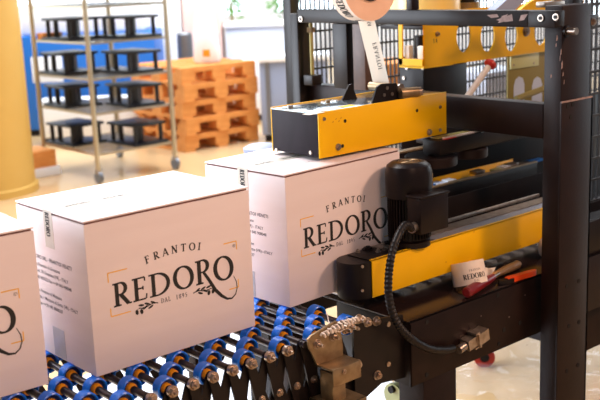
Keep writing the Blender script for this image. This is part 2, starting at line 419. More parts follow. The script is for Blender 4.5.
# ================================================================== CONVEYOR
cv = empty('skate_wheel_conveyor', (0.1, 0.15, FL), 'expanding wheel conveyor with blue wheels under the white cartons', 'conveyor')
def wheel_mb(x, y):
    m = MB(); z = -.0235; R = .0228
    m.lathe([(.0115, -.003), (.0185, -.003), (.0188, -.0105), (.0205, -.0115), (R, -.0100), (R, .0100), (.0205, .0115), (.0185, .003), (.0115, .003)], BLUE, (x, y, z), (0, 1, 0), 36,
            mats=[NAVY, BLUE, BLUE, BLUE, BLUE, BLUE, BLUE, NAVY])
    m.lathe([(.0055, -.0135), (.0095, -.0135), (.0108, -.011), (.0115, -.003), (.0115, .003), (.0105, .011), (.0055, .011)], ORNG, (x, y, z), (0, 1, 0), 24)
    return m
YN = -.118
wproto = None; count = 0
axx = [-.296+.049*k for k in range(19)]
for k, x in enumerate(axx):
    m = MB(); m.cyl((x, YN-.004, -.0235), (x, .40, -.0235), .0078, SHAFT, 16); ax = m.build('axle', cv)
    n = MB(); n.cyl((x, YN-.003, -.0235), (x, YN+.004, -.0235), .0115, NUT, 20); n.nut((x, YN-.003, -.0235), (0, -1, 0), .0088, .008)
    n.cyl((x, YN-.010, -.0235), (x, YN-.019, -.0235), .0042, NUT, 12, r2=.003)
    if not (.42 < x < .56): n.build('nut', ax)
    ys = (-.093, .006, .105, .204, .30) if k % 2 == 0 else (-.043, .056, .155, .254, .352)
    for y in ys:
        if -.28 < x < -.12 and y > .16: continue
        if wproto is None:
            wproto = wheel_mb(x, y).build('wheel', ax); continue
        c = wproto.copy(); C.objects.link(c); c.parent = ax
        wl = ax.location + cv.location; c.location = Vector((x, y, -.0235)) - wl; count += 1
# scissor lattice along the near side
def flatbar(x0, z0, x1, z1, y, wd, th=.004):
    m = MB(); d = Vector((x1-x0, 0, z1-z0)); L = d.length; d.normalize(); nrm = Vector((-d.z, 0, d.x))
    poly = []
    for a in range(9): t = PI/2+PI*a/8; poly.append((math.cos(t)*.009, math.sin(t)*.009))
    for a in range(9): t = -PI/2+PI*a/8; poly.append((L+math.cos(t)*wd/2, math.sin(t)*wd/2))
    m.prism(poly, d, nrm, (x0, y, z0), (0, -1, 0), th, BLACK2); return m
for k, x in enumerate(axx[:-1]):
    flatbar(x, -.0235, x+.049, -.200, YN+.006, .046).build('scissor_bar', cv)
    if k > 1: flatbar(x, -.0235, x-.049, -.200, YN+.014, .044).build('scissor_bar', cv)
    n = MB(); n.nut((x+.0245, YN+.002, -.112), (0, -1, 0), .0065, .006); n.build('pivot_bolt', cv)
# far side lattice
for k, x in enumerate(axx[:-1:2]):
    flatbar(x, -.0235, x+.098, -.235, .40, .026).build('scissor_bar', cv)
# end plate against the sealing machine
m = MB(); m.prism([(.575, -.008), (.735, -.030), (.755, -.19), (.66, -.178), (.60, -.20), (.575, -.17)], (1, 0, 0), (0, 0, 1), (0, YN-.006, 0), (0, -1, 0), .006, BLACK2)
for px, py in ((388, 324), (388, 364)):
    p = at(px, py, y=YN-.012); m.cyl(p, p+Vector((0, -.003, 0)), .006, NUT, 16)
for px, py in ((367, 322), (376, 321), (377, 375), (357, 364)):
    p = at(px, py, y=YN-.012); m.nut(p, (0, -1, 0), .0085, .009)
m.build('end_plate', cv)
# zinc bracket with its square leg
b = MB(); yb = -.128
b.prism([(.436, -.008), (.446, -.002), (.520, .012), (.530, .008), (.538, -.05), (.538, -.075), (.462, -.075), (.440, -.03)], (1, 0, 0), (0, 0, 1), (0, yb, 0), (0, -1, 0), .005, BRASS)
b.box((.462, yb-.052, -.078), (.545, yb, -.073), BRASS, .001); b.box((.462, yb-.054, -.112), (.545, yb-.050, -.073), BRASS, .001)
for px, py in ((325, 354), (320, 362), (344, 352)):
    p = at(px, py, z=-.073); b.cyl(p+Vector((0, 0, .0005)), p-Vector((0, 0, .001)), .0035, HOLE, 12)
o = b.build('support_bracket', cv); o['label'] = 'brassy zinc-plated angle bracket with bolts'
for px, py in ((317, 344), (333, 336), (345, 329), (350, 326), (341, 325), (358, 319)):
    n = MB(); p = at(px, py, y=yb-.005); n.nut(p, (0, -1, 0), .0085, .009); n.cyl(p+Vector((0, -.012, 0)), p+Vector((0, -.02, 0)), .004, NUT, 12); n.build('bolt', o)
n = MB(); n.nut(at(343, 371, y=yb-.052), (0, -1, 0), .006, .006); n.build('bolt', o)
n = MB(); n.nut(at(357, 364, y=yb-.02), (1, 0, 0), .007, .006); n.build('bolt', o)
l = MB(); l.box((.466, yb-.047, -.16), (.504, yb-.006, -.084), BRASS, .002); l.box((.466, yb-.047, FL+.02), (.504, yb-.006, -.16), BLACK, .002)
l.box((.445, yb-.075, -.160), (.540, yb+.01, -.150), BRASS, .001); l.box((.445, yb-.075, -.21), (.540, yb-.07, -.150), BRASS, .001); l.box((.445, yb-.075, -.21), (.450, yb+.01, -.150), BRASS, .001)
l.box((.44, yb-.08, FL), (.53, yb+.03, FL+.02), BLACK, .003)
o2 = l.build('leg', cv)
for x, y in ((-.20, YN+.04), (-.20, .36), (.485, .36)):
    l = MB(); l.box((x-.018, y-.018, FL+.02), (x+.018, y+.018, -.05), BLACK, .002); l.box((x-.04, y-.04, FL), (x+.04, y+.04, FL+.02), BLACK, .003); l.build('leg', cv)
# waxed cord wound along the top of the bracket
m = MB(); pts = []
A = at(322, 336, y=yb-.012); B = at(364, 318, y=yb-.008)
for k in range(60):
    t = k/59; p = A.lerp(B, t); a = k*1.35; rr = .0065*(1-.55*abs(t-.45)*2)+.0015
    pts.append(p+Vector((0, math.cos(a)*rr, math.sin(a)*rr+.006*math.sin(t*PI))))
m.tube(pts, .0028, PAPER, 8)
pts = [at(327, 313, y=-.09), at(328.5, 321, y=-.1), at(332, 330, y=yb-.01), at(340, 332, y=yb-.012), at(352, 324, y=yb-.012)]
m.tube(pts, .0015, PAPER, 6)
tag(m.build('twine'), 'beige twine wound round the top of the zinc conveyor bracket', 'twine')

# ================================================================== CARTON SEALING MACHINE
sl = empty('carton_sealing_machine', (1.2, .26, FL), 'dark brown steel carton sealing machine frame on the right', 'sealing machine')
def screws(mb, pts, ax, r=.005, h=.003, m=None, **pl):
    for px, py in pts:
        p = at(px, py, **pl); mb.cyl(p, p+Vector(ax)*h, r, m or STEEL, 16, r2=r*.8)
def holes(mb, pts, ax, r=.004, **pl):
    for px, py in pts:
        p = at(px, py, **pl); mb.cyl(p-Vector(ax)*.002, p+Vector(ax)*.0006, r, HOLE, 14)
# near post
m = MB(); m.box((1.205, -.230, FL), (1.325, -.178, .655), BLACK, .003); o = m.build('frame_post', sl)
m = MB(); m.box((1.200, -.236, FL), (1.335, -.230, .42), BLACK, .001); m.box((1.326, -.236, FL), (1.335, -.20, .42), BLACK, .001)
m.box((1.200, -.236, .42), (1.333, -.232, .424), SCR)
holes(m, [(568, 106), (573, 104), (567, 286), (579, 281), (567, 371), (578, 365), (569, 326), (579, 322), (571, 117)], (0, -1, 0), .0062, y=-.2365)
m.build('post_cover', o)
m = MB()
for px, py, dx, dz in ((562, 65, .003, .010), (561, 52, .0015, .008), (563, 74, .002, .006), (557, 38, .002, .007), (556, 45, .0015, .005), (564, 82, .0015, .006), (551, 76, .002, .005), (560, 58, .001, .007), (566, 160, .001, .003)):
    p = at(px, py, y=-.2308); m.prism([(-dx, -dz), (dx*.6, -dz*.7), (dx, dz*.2), (dx*.2, dz), (-dx*.7, dz*.5)], (1, 0, 0), (0, 0, 1), p, (0, -1, 0), .0004, SCR)
m.build('scratch', o)
m = MB(); p = at(566, 31, y=-.231); m.cyl(p, p+Vector((0, -.03, 0)), .009, STEEL, 20); m.cyl(p, p+Vector((0, -.006, 0)), .014, BLACK2, 20); m.build('stop_pin', o)
# far post
m = MB(); m.box((1.165, .70, FL), (1.225, .735, .632), BLACK2, .003); m.build('frame_post', sl)
# cross beams
m = MB(); m.box((1.165, -.158, .605), (1.205, .70, .645), BLACK2, .003); m.box((1.165, -.236, .605), (1.2045, -.158, .645), BLACK2, .002)
for pts in ([(487, 15), (497, 14), (499, 17), (491, 18)], [(496, 20), (512, 14), (513, 21), (505, 22)], [(519, 21), (521, 15), (528, 14), (524, 20)], [(502, 16), (508, 14), (503, 22), (498, 23)]):
    m.face([at(a, b_, x=1.1646) for a, b_ in pts], SCR)
m.build('cross_beam', sl)
for px, py in ((541, 18), (556, 17), (301, 19)):
    m = MB(); p = at(px, py, x=1.164); m.cyl(p, p+Vector((-.003, 0, 0)), .0085, STEEL, 18); m.cyl(p+Vector((-.003, 0, 0)), p+Vector((-.005, 0, 0)), .005, BLACK2, 6); m.build('beam_bolt', sl)
m = MB(); m.box((1.2055, -.177, .325), (1.25, .70, .413), BLACK, .003); m.build('cross_beam', sl)
# uprights of the mast seen behind the head
for ya, yb_ in ((at(347, 60, x=1.165).y, at(333, 60, x=1.165).y), (at(365, 60, x=1.165).y, at(353, 60, x=1.165).y)):
    m = MB(); m.box((1.165, ya, .414), (1.20, yb_, .604), BLACK2 if ya > .45 else BRONZE, .002); m.build('upright', sl)
m = MB(); yr_ = at(312, 60, x=1.19).y; m.cyl((1.19, yr_, .426), (1.19, yr_, .604), .006, OLIVE, 14); m.cyl((1.19, yr_, .575), (1.19, yr_, .59), .013, BRASS, 6); o = m.build('threaded_rod', sl); o['label'] = 'brassy threaded rod'
m = MB(); m.box((1.17, yr_-.02, .414), (1.21, yr_+.02, .445), BLACK2, .002); m.build('rod_block', sl)
# base beam
m = MB(); m.box((.738, -.15, -.207), (2.6, -.144, -.045), BLACK, .001); m.box((.738, -.15, -.207), (.742, .1, -.05), BLACK2, .001)
m.box((.738, -.15, -.049), (2.6, .42, -.045), TOPB, .001); m.box((.738, .414, -.207), (1.9, .42, -.045), BLACK, .001)
m.box((.74, -.146, -.207), (1.9, -.11, -.203), BLACK, .001)
holes(m, [(427, 322), (427, 375), (504, 330), (520, 323), (499, 344), (498, 295)], (0, -1, 0), .006, y=-.1506)
for px, py in ((525, 295), (509, 317), (481, 316), (527, 345)):
    p = at(px, py, y=-.1505); m.cyl(p, p+Vector((0, -.0005, 0)), .0015, SCR, 8)
m.box((1.45, -.143, -.045), (2.6, -.135, .05), BLACK2, .001)
o = m.build('base_beam', sl)
m = MB(); m.box((1.36, .454, -.2), (2.6, .458, .27), BLACK2, .001); m.box((.80, .454, -.2), (1.36, .458, .09), BLACK2, .001); m.box((1.26, .26, -.04), (2.6, .264, .085), BLACK2, .001); m.build('rear_cover', sl)
# legs
for x0, x1, y0, y1 in ((.79, .91, -.143, -.06), (.79, .88, .34, .41)):
    m = MB(); m.box((x0, y0, FL), (x1, y1, -.2072), BLACK, .003); m.build('leg', sl)
# right hand lower box behind the post
m = MB(); m.box((1.52, -.10, -.36), (2.6, .1, -.2075), BLACK, .003); m.build('lower_housing', sl)
# bed rods between the belts
for k in range(16):
    x = .72+k*.06; m = MB(); m.cyl((x, .045, -.012), (x, .34, -.012), .011, STEEL, 14); m.build('bed_roller', sl)
# table with pale film rolls seen far below: caster and rubber roller
m = MB(); p = at(402, 392, y=.1); m.cyl(p+Vector((-.035, 0, 0)), p+Vector((.05, 0, 0)), .034, GREENY, 24); m.cyl(p+Vector((-.045, 0, .02)), p+Vector((-.035, 0, .02)), .010, BLACK2, 14)
m.cyl(p+Vector((0, 0, .034)), (p.x, p.y, -.20), .008, BLACK2, 12)
o = m.build('guide_roller', sl); o['label'] = 'pale green rubber roller hanging below the base'
m = MB(); p = at(484, 356, z=FL+.04); m.cyl(p+Vector((-.012, -.012, 0)), p+Vector((.012, .012, 0)), .04, REDP, 28); m.cyl(p+Vector((-.014, -.014, 0)), p+Vector((.014, .014, 0)), .018, BLACK2, 16)
m.box((p.x-.03, p.y-.03, p.z+.022), (p.x+.03, p.y+.03, -.35), BLACK, .003); m.box((p.x-.03, .415, -.35), (p.x+.03, p.y+.03, -.28), BLACK)
o = m.build('caster_wheel', sl); o['label'] = 'red caster wheel below the far side'
# connector on the front of the base
m = MB(); A = at(459, 347, y=-.158); B = at(482, 331, y=-.158)
d = (B-A).normalized(); nn = Vector((-d.z, 0, d.x))
def obox(mb, c, a, b_, th, y0, mt):
    mb.prism([(-a, -b_), (a, -b_), (a, b_), (-a, b_)], d, nn, Vector((c.x, y0, c.z)), (0, -1, 0), th, mt)
mid = (A+B)/2
obox(m, mid+d*.022, .020, .015, .032, -.151, STEEL); obox(m, mid-d*.014, .017, .013, .028, -.151, STEEL); obox(m, mid+d*.004, .003, .018, .035, -.151, NUT)
obox(m, mid+d*.004+nn*.018, .007, .003, .030, -.151, NUT); obox(m, mid+d*.0+nn*-.017, .012, .002, .030, -.151, NUT)
m.cyl(A+Vector((0, -.008, 0))-d*.012, A+Vector((0, -.008, 0))+d*.012, .011, NUT, 18)
o = m.build('plug_connector', sl); o['label'] = 'grey metal plug connector'
# peg bracket right of the post
m = MB(); p = at(583, 23, y=-.20); m.box((p.x-.01, p.y, p.z-.018), (p.x+.06, p.y+.02, p.z+.018), BLACK2, .001)
for dx in (.008, .045): q = Vector((p.x+dx, p.y, p.z)); m.nut(q, (0, -1, 0), .008, .006)
m.build('fence_bracket', sl)
# small fittings above the beam
m = MB(); p = at(557, 9, y=-.12); m.box((p.x-.05, p.y, .646), (p.x+.035, p.y+.03, .660), STEEL, .002); m.cyl((p.x+.02, p.y+.015, .66), (p.x+.02, p.y+.015, .69), .012, BRASS, 16)
m.build('beam_clamp', sl)

# ---- near side drive unit
def side_unit(y_in, y_out, sgn, label, near):
    r = empty('belt_drive', (1.2, (y_in+y_out)/2, 0), label, 'belt drive', 'side belt drives')
    lo, hi = min(y_in, y_out), max(y_in, y_out)
    b = MB(); b.box((.79, lo+.004, .002), (1.50, hi-.002, .085), BLACK2, .001); b.build('housing', r)
    # rounded black nose
    m = MB(); cyy = (lo+hi)/2; rad = (hi-lo)/2; poly = [(.795, lo)]
    for a in range(13):
        t = -PI/2 - PI*a/12; poly.append(((at(340, 275, y=0).x if near else .672)+rad*1.0+math.cos(t)*rad*1.0, cyy+math.sin(t)*rad))
    poly += [(.795, hi)]
    m.prism(poly, (1, 0, 0), (0, 1, 0), (0, 0, 0.0), (0, 0, 1), .088, BLACK2)
    if near:
        for px, py in ((362, 266.5), (362, 290.5)):
            p = at(px, py, y=lo-.001); m.cyl(p, p+Vector((0, -.003, 0)), .0036, STEEL, 14)
    o = m.build('nose', r)
    m = MB()
    m.box((.715, lo+.006, .0882), (.88, hi-.006, .0905), GLOSS if not near else BLACK2, .0005)
    for px, py, rr in ((366, 249, .011), (352, 251, .005), (378, 252, .005), (389, 244, .012), (374, 243, .005), (384, 250, .004)):
        if near: p = at(px, py, z=.0905); p.y = max(lo+.014, min(hi-.014, p.y)); m.nut(p, (0, 0, 1), rr, .006, STEEL if rr < .01 else BLACK2)
    m.build('top_plate', r)
    y0 = lo-.003 if sgn < 0 else hi; y1 = y0+.003
    m = MB(); m.box((.713 if near else .79, y0, 0), (1.50 if near else 1.9, y1, .0925 if near else .0985), YEL, .0006); m.box((.713 if near else .79, y0, .0895), (1.50, y0+.010, .0925), YEL, .0005)
    if near:
        for px, py in ((474, 232), (463, 270), (446, 262), (390, 270), (520, 246)):
            p = at(px, py, y=y0-.0006); m.prism([(-.0022, 0), (0, -.0025), (.002, .0005), (.0005, .002)], (1, 0, 0), (0, 0, 1), p, (0, -1, 0), .0004, YELD)
    m.build('side_panel', r)
    m = MB()
    m.box((.95, lo+.012, .085), (1.50, hi-.008, .087), RIB)
    for k in range(82):
        x = .955+k*.0066
        m.box((x, lo+.013, .087), (x+.0035, hi-.010, .0905), RIB)
    m.build('ribbed_belt', r)
    m = MB(); yr = hi+.008 if sgn < 0 else lo-.008
    m.cyl((1.0 if near else .8, yr, .097), (1.50, yr, .097), .005, STEEL, 12); m.box((.8, min(yr, cyy), .090), (1.50, max(yr, cyy)-.012 if near else yr+.01, .092), STEEL)
    m.build('guide_rail', r)
    return r
nu = side_unit(.038, -.052, -1, 'black and yellow belt drive carrying the motor, beside the third carton', True)
fu = side_unit(.355, .440, 1, 'far belt drive seen past the motor through the machine', False)
for ch in fu.children:
    if ch.name.startswith('guide_rail'): ch['label'] = 'dull steel guide rail'
m = MB(); m.box((.8, .340, .02), (1.9, .3545, .100), BLACK2, .001); m.box((.8, .338, .098), (1.9, .352, .103), BRASS, .001); m.build('belt_guard', fu)
m = MB()
for px, py, s_, mt in ((455, 187, .03, LILAC), (447, 190, .015, CBLUE), (466, 184, .012, WHITE), (478, 172, .014, STEEL), (503, 168, .03, GREENY), (512, 165, .014, STEEL), (526, 163, .02, STEEL), (540, 161, .03, CBLUE), (520, 170, .012, WHITE)):
    m = MB(); p = at(px, py, z=.098); m.box((p.x-s_*1.6, max(p.y-.012, .357), .0926), (p.x+s_*1.6, max(p.y-.012, .357)+.03, .104 if s_ < .02 else .099), mt, .001); m.build('belt_fitting', fu)
# motor
m = MB(); mc = Vector((.882, -.018, 0))
m.lathe([(0, .0905), (.052, .0905), (.052, .104), (.044, .108), (.044, .225), (0, .225)], MOTOR, mc, n=48)
for k in range(40):
    a = 2*PI*k/40; q = Matrix.Translation(mc) @ Matrix.Rotation(a, 4, 'Z')
    m.box((.043, -.0011, .112), (.0535, .0011, .218), MOTOR, mtx=q)
mo = m.build('motor', nu); mo['label'] = 'black finned electric motor standing upright'
m = MB(); m.lathe([(.050, .214), (.0565, .214), (.0575, .218), (.0575, .276), (.053, .291), (.042, .299), (.030, .3005), (.028, .298), (0, .298)], MOTOR, mc, n=48)
for rr in (.010, .018, .025):
    m.lathe([(rr-.0012, .2995), (rr, .3008), (rr+.0012, .2995)], BRASS, mc, n=32)
m.build('fan_cowl', mo)
JA = at(421, 200, y=-.106); JB = at(449, 226, y=-.106)
m = MB(); m.box((JA.x, -.105, JB.z-.004), (JB.x, -.060, JA.z), MOTOR, .003); m.box((JA.x-.002, -.108, JA.z), (JB.x+.002, -.058, JA.z+.006), MOTOR, .002)
m.cyl((JA.x, -.085, JB.z+.015), (JA.x-.016, -.088, JB.z+.013), .012, NUT, 16); m.build('junction_box', mo)
m = MB(); m.box((.940, -.040, .222), (.947, -.030, .262), BRASS, .001); m.box((.934, -.042, .22), (.940, -.030, .24), STEEL); m.build('name_plate', mo)
# corrugated cable
ctrl = [Vector((JA.x-.012, -.088, JB.z+.013)), at(404, 226, y=-.10), at(394, 246, y=-.115), at(389, 272, y=-.13), at(389, 298, y=-.15), at(396, 321, y=-.168), at(409, 337, y=-.178), at(427, 348, y=-.180), at(444, 350, y=-.172), at(453, 348, y=-.166)]
def spline(P, n):
    out = []; Q = [P[0]*2-P[1]]+P+[P[-1]*2-P[-2]]
    for i in range(1, len(Q)-2):
        for k in range(n):
            t = k/n; a, b_, c, d_ = Q[i-1], Q[i], Q[i+1], Q[i+2]
            out.append(.5*((2*b_)+(-a+c)*t+(2*a-5*b_+4*c-d_)*t*t+(-a+3*b_-3*c+d_)*t**3))
    out.append(P[-1]); return out
m = MB(); m.tube(spline(ctrl, 12)[:-18], .0082, CORD, 14, ridged=.22); m.tube(spline(ctrl, 12)[-20:], .0095, CORD, 14)
m.build('cable', mo)

# ---- sealing head on top
hd = empty('sealing_head', (.92, .17, .325), 'yellow and slate sealing head over the third carton', 'sealing head')
HX0, HX1, HY0, HY1, HZ0, HZ1 = .688, 1.143, .085, .262, .326, .434
m = MB(); m.box((HX0, HY0+.003, HZ0+.002), (HX1, HY1-.003, HZ1-.006), DPAN, .001)
m.build('housing', hd)
m = MB(); m.box((HX0-.003, HY0+.0035, HZ0), (HX0, HY1-.0035, HZ1-.003), DPAN, .0008)
for px, py in ((311, 152.5), (277, 150)):
    p = at(px, py, x=HX0-.003); m.cyl(p, p+Vector((-.003, 0, 0)), .005, STEEL, 16)
o = m.build('end_plate', hd); o['label'] = 'slate blue end plate'
for y0, n_ in ((HY0, 1), (HY1-.003, 0)):
    m = MB(); m.box((HX0-.003, y0, HZ0-.003), (HX1, y0+.003, HZ1), YEL, .0008)
    if n_:
        screws(m, [(324, 119), (440, 107), (440, 130)], (0, -1, 0), .005, .003, y=HY0)
        for px, py in ((338, 147), (429, 132)):
            p = at(px, py, y=HY0); m.cyl(p, p+Vector((0, -.003, 0)), .0085, STEEL, 20); m.cyl(p+Vector((0, -.003, 0)), p+Vector((0, -.007, 0)), .0055, STEEL, 6)
        holes(m, [(345, 121), (417, 110.5), (342.5, 146)], (0, -1, 0), .0045, y=HY0)
        for px, py in ((336, 119), (339, 121), (333, 122), (341, 118)):
            p = at(px, py, y=HY0-.0004); m.prism([(-.003, 0), (0, -.0015), (.003, .001), (0, .0015)], (1, 0, .4), (0, 0, 1), p, (0, -1, 0), .0004, YELD)
    o = m.build('side_plate', hd); 
m = MB(); m.box((HX0-.004, HY0+.003, HZ1-.006), (HX1, HY1-.003, HZ1-.0015), GLOSS, .0008)
for px, py, mt in ((312, 113, PAPER), (333, 108, PAPER), (345, 106, YEL)):
    p = at(px, py, z=HZ1); m.box((p.x-.02, p.y-.012, HZ1-.0016), (p.x+.03, p.y+.012, HZ1-.0008), mt)
m.build('top_cover', hd)
m = MB(); p = at(328, 103, z=HZ1); m.cyl((p.x, p.y, HZ1), (p.x, p.y, HZ1+.008), .006, BRASS, 12); p = at(290, 107, z=HZ1); m.cyl((p.x, p.y, HZ1-.001), (p.x, p.y, HZ1+.004), .008, STEEL, 14); m.build('screw', hd)
# tape cheeks
for y, pl in ((.205, [(342, 102), (349, 85), (352, 84), (357, 98), (357, 102)]), (.10, [(372, 104), (377, 87), (381, 84), (396, 83), (400, 89), (404, 99), (404, 101)])):
    pp = [at(a, b_, y=y) for a, b_ in pl]; zz = HZ1-.002
    base = [Vector((pp[0].x, y, zz)), Vector((pp[-1].x, y, zz))]
    pts = [(base[0].x, zz)]+[(q.x, max(q.z, zz+.001)) for q in pp[1:-1]]+[(base[1].x, zz)]
    m = MB(); m.prism(pts, (1, 0, 0), (0, 0, 1), (0, y, 0), (0, 1, 0), .004, BLACK2)
    if y < .2:
        for px, py in ((387, 88), (384, 95), (392, 94)):
            q = at(px, py, y=y); m.cyl(q, q+Vector((0, -.002, 0)), .0045, STEEL, 14)
    m.build('tape_cheek', hd)
m = MB(); p = at(397, 88, y=.11); m.cyl((p.x, .105, p.z), (p.x, .205, p.z), .011, BRASS, 20); m.cyl((p.x, .095, p.z), (p.x, .1, p.z), .012, STEEL, 20)
m.build('tape_roller', hd)
m = MB(); p = at(405, 94, y=.095); m.cyl((p.x-.02, .095, HZ1+.014), (p.x+.035, .085, HZ1+.012), .013, BRASS, 20); m.cyl((p.x+.035, .085, HZ1+.012), (p.x+.045, .083, HZ1+.012), .012, STEEL, 20); m.build('adjuster_knob', hd)

# guide block and pulleys under the beam
gr = empty('timing_belt_guide', (1.2, .07, .27), 'black toothed belt guide with pulleys under the dark crossbeam', 'belt guide')
m = MB(); m.box((1.065, .04, .278), (1.40, .10, .318), BLACK2, .002)
m.box((1.08, .06, .3182), (1.38, .085, .321), OLIVE, .0005)
for k in range(30): m.cyl((1.09+k*.010, .050, .318), (1.09+k*.010, .050, .323), .0034, PAPER, 8)
m.box((1.08, .0405, .3182), (1.13, .045, .320), REDP)
m.build('guide_block', gr)
for x, y, rr in ((1.085, .09, .070), (1.235, .09, .055)):
    m = MB(); m.lathe([(0, .246), (rr*.96, .246), (rr, .249), (rr, .270), (rr*.96, .273), (0, .273)], BLACK, (x, y, 0), n=36); m.cyl((x, y, .273), (x, y, .2778), .012, BLACK2); m.build('pulley', gr)
m = MB(); m.box((1.1, .31, .20), (2.0, .35, .235), BLACK, .002); m.box((1.1, .305, .235), (2.0, .33, .240), BRASS, .001); m.build('rail', gr)
m = MB(); m.box((1.30, .105, .268), (1.33, .13, .326), BLACK2, .001); m.box((1.30, .105, .25), (1.33, .34, .268), BLACK2, .001); m.build('hanger', gr)

# ---- tape roll above, with the strip running down into the head
tr = empty('printed_tape_roll', (.925, .175, .73), 'large tan roll of printed tape feeding the yellow head', 'tape roll')
TC = Vector((.935, 0, .727)); R_ = .096
m = MB(); m.lathe([(.047, .150), (R_, .150), (R_, .202), (.047, .202), (.047, .150)], ROLLP, (TC.x, 0, TC.z), (0, 1, 0), 64, mats=[ROLLP, PAPER, ROLLP, BLACK2])
def RP(a, bb):  # around the rim
    an = math.radians(200)+a/R_; return (TC.x+math.cos(an)*(R_+.0006), .158+bb, TC.z+math.sin(an)*(R_+.0006))
word(m, 'REDORO', RP, 0, .004, .026, INK, wd=.45, sp=.04); word(m, 'FRANTOI', RP, .09, .006, .02, INK, wd=.45, sp=.08); word(m, 'REDORO', RP, -.09, .004, .026, INK, wd=.45, sp=.04)
m.build('roll', tr)
m = MB(); m.lathe([(.012, .140), (.045, .140), (.0465, .146), (.0465, .206), (.012, .206), (.012, .140)], BLACK2, (TC.x, 0, TC.z), (0, 1, 0), 32); m.build('core_hub', tr)
m = MB(); m.flat = True; P0 = Vector((.946, .150, .632)); P1 = Vector((1.000, .150, .450))
sd = Vector((0, .060, 0)); K = 10
up = [P0.lerp(P1, k/K) for k in range(K+1)]
for k in range(K): m.face([up[k], up[k+1], up[k+1]+sd, up[k]+sd], STRIP)
dv = (P1-P0).normalized(); nv = Vector((dv.z, 0, -dv.x)); nv = nv if nv.x < 0 else -nv
SP = lambda a, bb: P0 + dv*a + Vector((0, .012+bb, 0)) + nv*.0008
word(m, 'FRANTOI', SP, .058, 0, .015, INK, wd=.75, sp=.12, slant=.35, T=.13, t=.06); word(m, 'OI', SP, .004, .004, .013, INK, wd=.5, sp=.1, slant=.3); 
o = m.build('tape_strip', tr); o['label'] = 'pale printed strip running down from the roll'
m = MB(); m.cyl((TC.x, .10, TC.z), (TC.x, .26, TC.z), .010, STEEL, 16); m.box((TC.x-.015, .225, TC.z-.02), (1.19, .245, TC.z+.02), BLACK2, .002); m.box((1.165, .225, .6455), (1.195, .245, TC.z-.02), BLACK2, .001)
hb = m.build('roll_arm', sl)

# ---- yellow carriage behind
ca = empty('yellow_carriage', (1.8, .45, .45), 'yellow perforated carriage beam behind the top crossbeam', 'carriage')
yc = .45
def holed_plate(name, parent, x0, x1, z0, z1, y, th, hs, mt):
    """plate with elliptical holes, meshed in strips between the hole outlines"""
    m = MB(); N = 16; hs = sorted(hs); xs = [x0]
    cuts = [(x0+x1)/2]
    edges = [x0]+[(hs[i][0]+hs[i+1][0])/2 for i in range(len(hs)-1)]+[x1]
    for i, (cx, cz, rx, rz) in enumerate(hs):
        a, b_ = edges[i], edges[i+1]
        outer = []
        for k in range(4*N):
            t = 2*PI*(k+.5)/(4*N)-PI; dx, dz = math.cos(t), math.sin(t)
            s_ = min(((b_-cx)/dx if dx > 0 else (a-cx)/dx) if abs(dx) > 1e-6 else 1e9, ((z1-cz)/dz if dz > 0 else (z0-cz)/dz) if abs(dz) > 1e-6 else 1e9)
            outer.append((cx+dx*s_, cz+dz*s_, cx+rx*dx, cz+rz*dz))
        for k in range(4*N):
            p, q = outer[k], outer[(k+1) % (4*N)]
            for yy in (y, y+th): m.face([(p[0], yy, p[1]), (q[0], yy, q[1]), (q[2], yy, q[3]), (p[2], yy, p[3])], mt)
            m.face([(p[2], y, p[3]), (q[2], y, q[3]), (q[2], y+th, q[3]), (p[2], y+th, p[3])], mt)
        for cx_, cz_ in ((a, z0), (b_, z0), (a, z1), (b_, z1)):  # corners
            near = sorted(outer, key=lambda o_: abs(o_[0]-cx_)+abs(o_[1]-cz_))[:2]
            for yy in (y, y+th): m.face([(cx_, yy, cz_), (near[0][0], yy, near[0][1]), (near[1][0], yy, near[1][1])], mt)
    m.box((x0, y+.0002, z0-.006), (x1, y+th+.02, z0), mt, .001)
    return m.build(name, parent)
hl = []
for px, py, rx in ((464, 36, 7.2), (488, 36, 7), (511.5, 36, 6.3), (541, 30, 6.5)):
    p = at(px, py, y=yc); e = at(px+rx, py, y=yc); hl.append((p.x, p.z, e.x-p.x, .052))
zl = at(440, 64, y=yc).z
holed_plate('side_plate', ca, 1.465, 2.32, zl, .62, yc, .006, hl, YEL)
for px, py in ((526, 31), (437, 34)):
    m = MB(); p = at(px, py, y=yc); m.nut(p, (0, -1, 0), .014 if px > 500 else .006, .008); m.build('plate_bolt', ca)
m = MB()
word(m, 'TVR', lambda a, bb: (a, yc-.0006, bb), at(433, 43, y=yc).x, at(433, 43, y=yc).z, .012, INK, wd=.8, sp=.05)
m.build('printed_marking', ca)
m = MB()  # open yellow box at its left end
A = at(402, 62, y=.56); zt = .62
m.box((1.46, yc+.006, zl-.004), (1.466, .555, zl+.02), YEL); m.box((1.46, .45, zl-.008), (1.60, .555, zl-.002), YEL); m.box((1.46, .54, zl), (1.466, .555, zt), YEL); m.box((1.59, .456, zl), (1.60, .555, zt), YEL)
m.build('end_frame', ca)
m = MB(); m.cyl((1.51, .50, zl+.02), (1.51, .50, zl+.09), .025, MOTOR, 20); m.box((1.47, .52, zl+.02), (1.49, .54, zl+.06), PAPER, .002); m.box((1.47, .462, zl+.02), (1.49, .485, zl+.06), PAPER, .002)
m.cyl((1.475, .50, zl+.005), (1.475, .50, zl+.02), .01, BRASS, 12); m.build('small_motor', ca)
a0 = at(465, 66, y=yc); m = MB()
m.box((1.47, yc+.01, zl-.16), (a0.x+.02, yc+.018, zl-.008), BLACK2, .002); m.box((1.468, yc+.01, zl-.16), (1.474, .56, zl-.010), BLACK2, .001)
for px, py in ((407, 68), (423, 68), (404, 78)):
    p = at(px, py, x=1.467); m.cyl(p, p+Vector((-.003, 0, 0)), .006, STEEL, 12)
m.build('cover_plate', ca)
p = at(511, 56, y=yc+.03); q = at(545, 98, y=yc+.03)
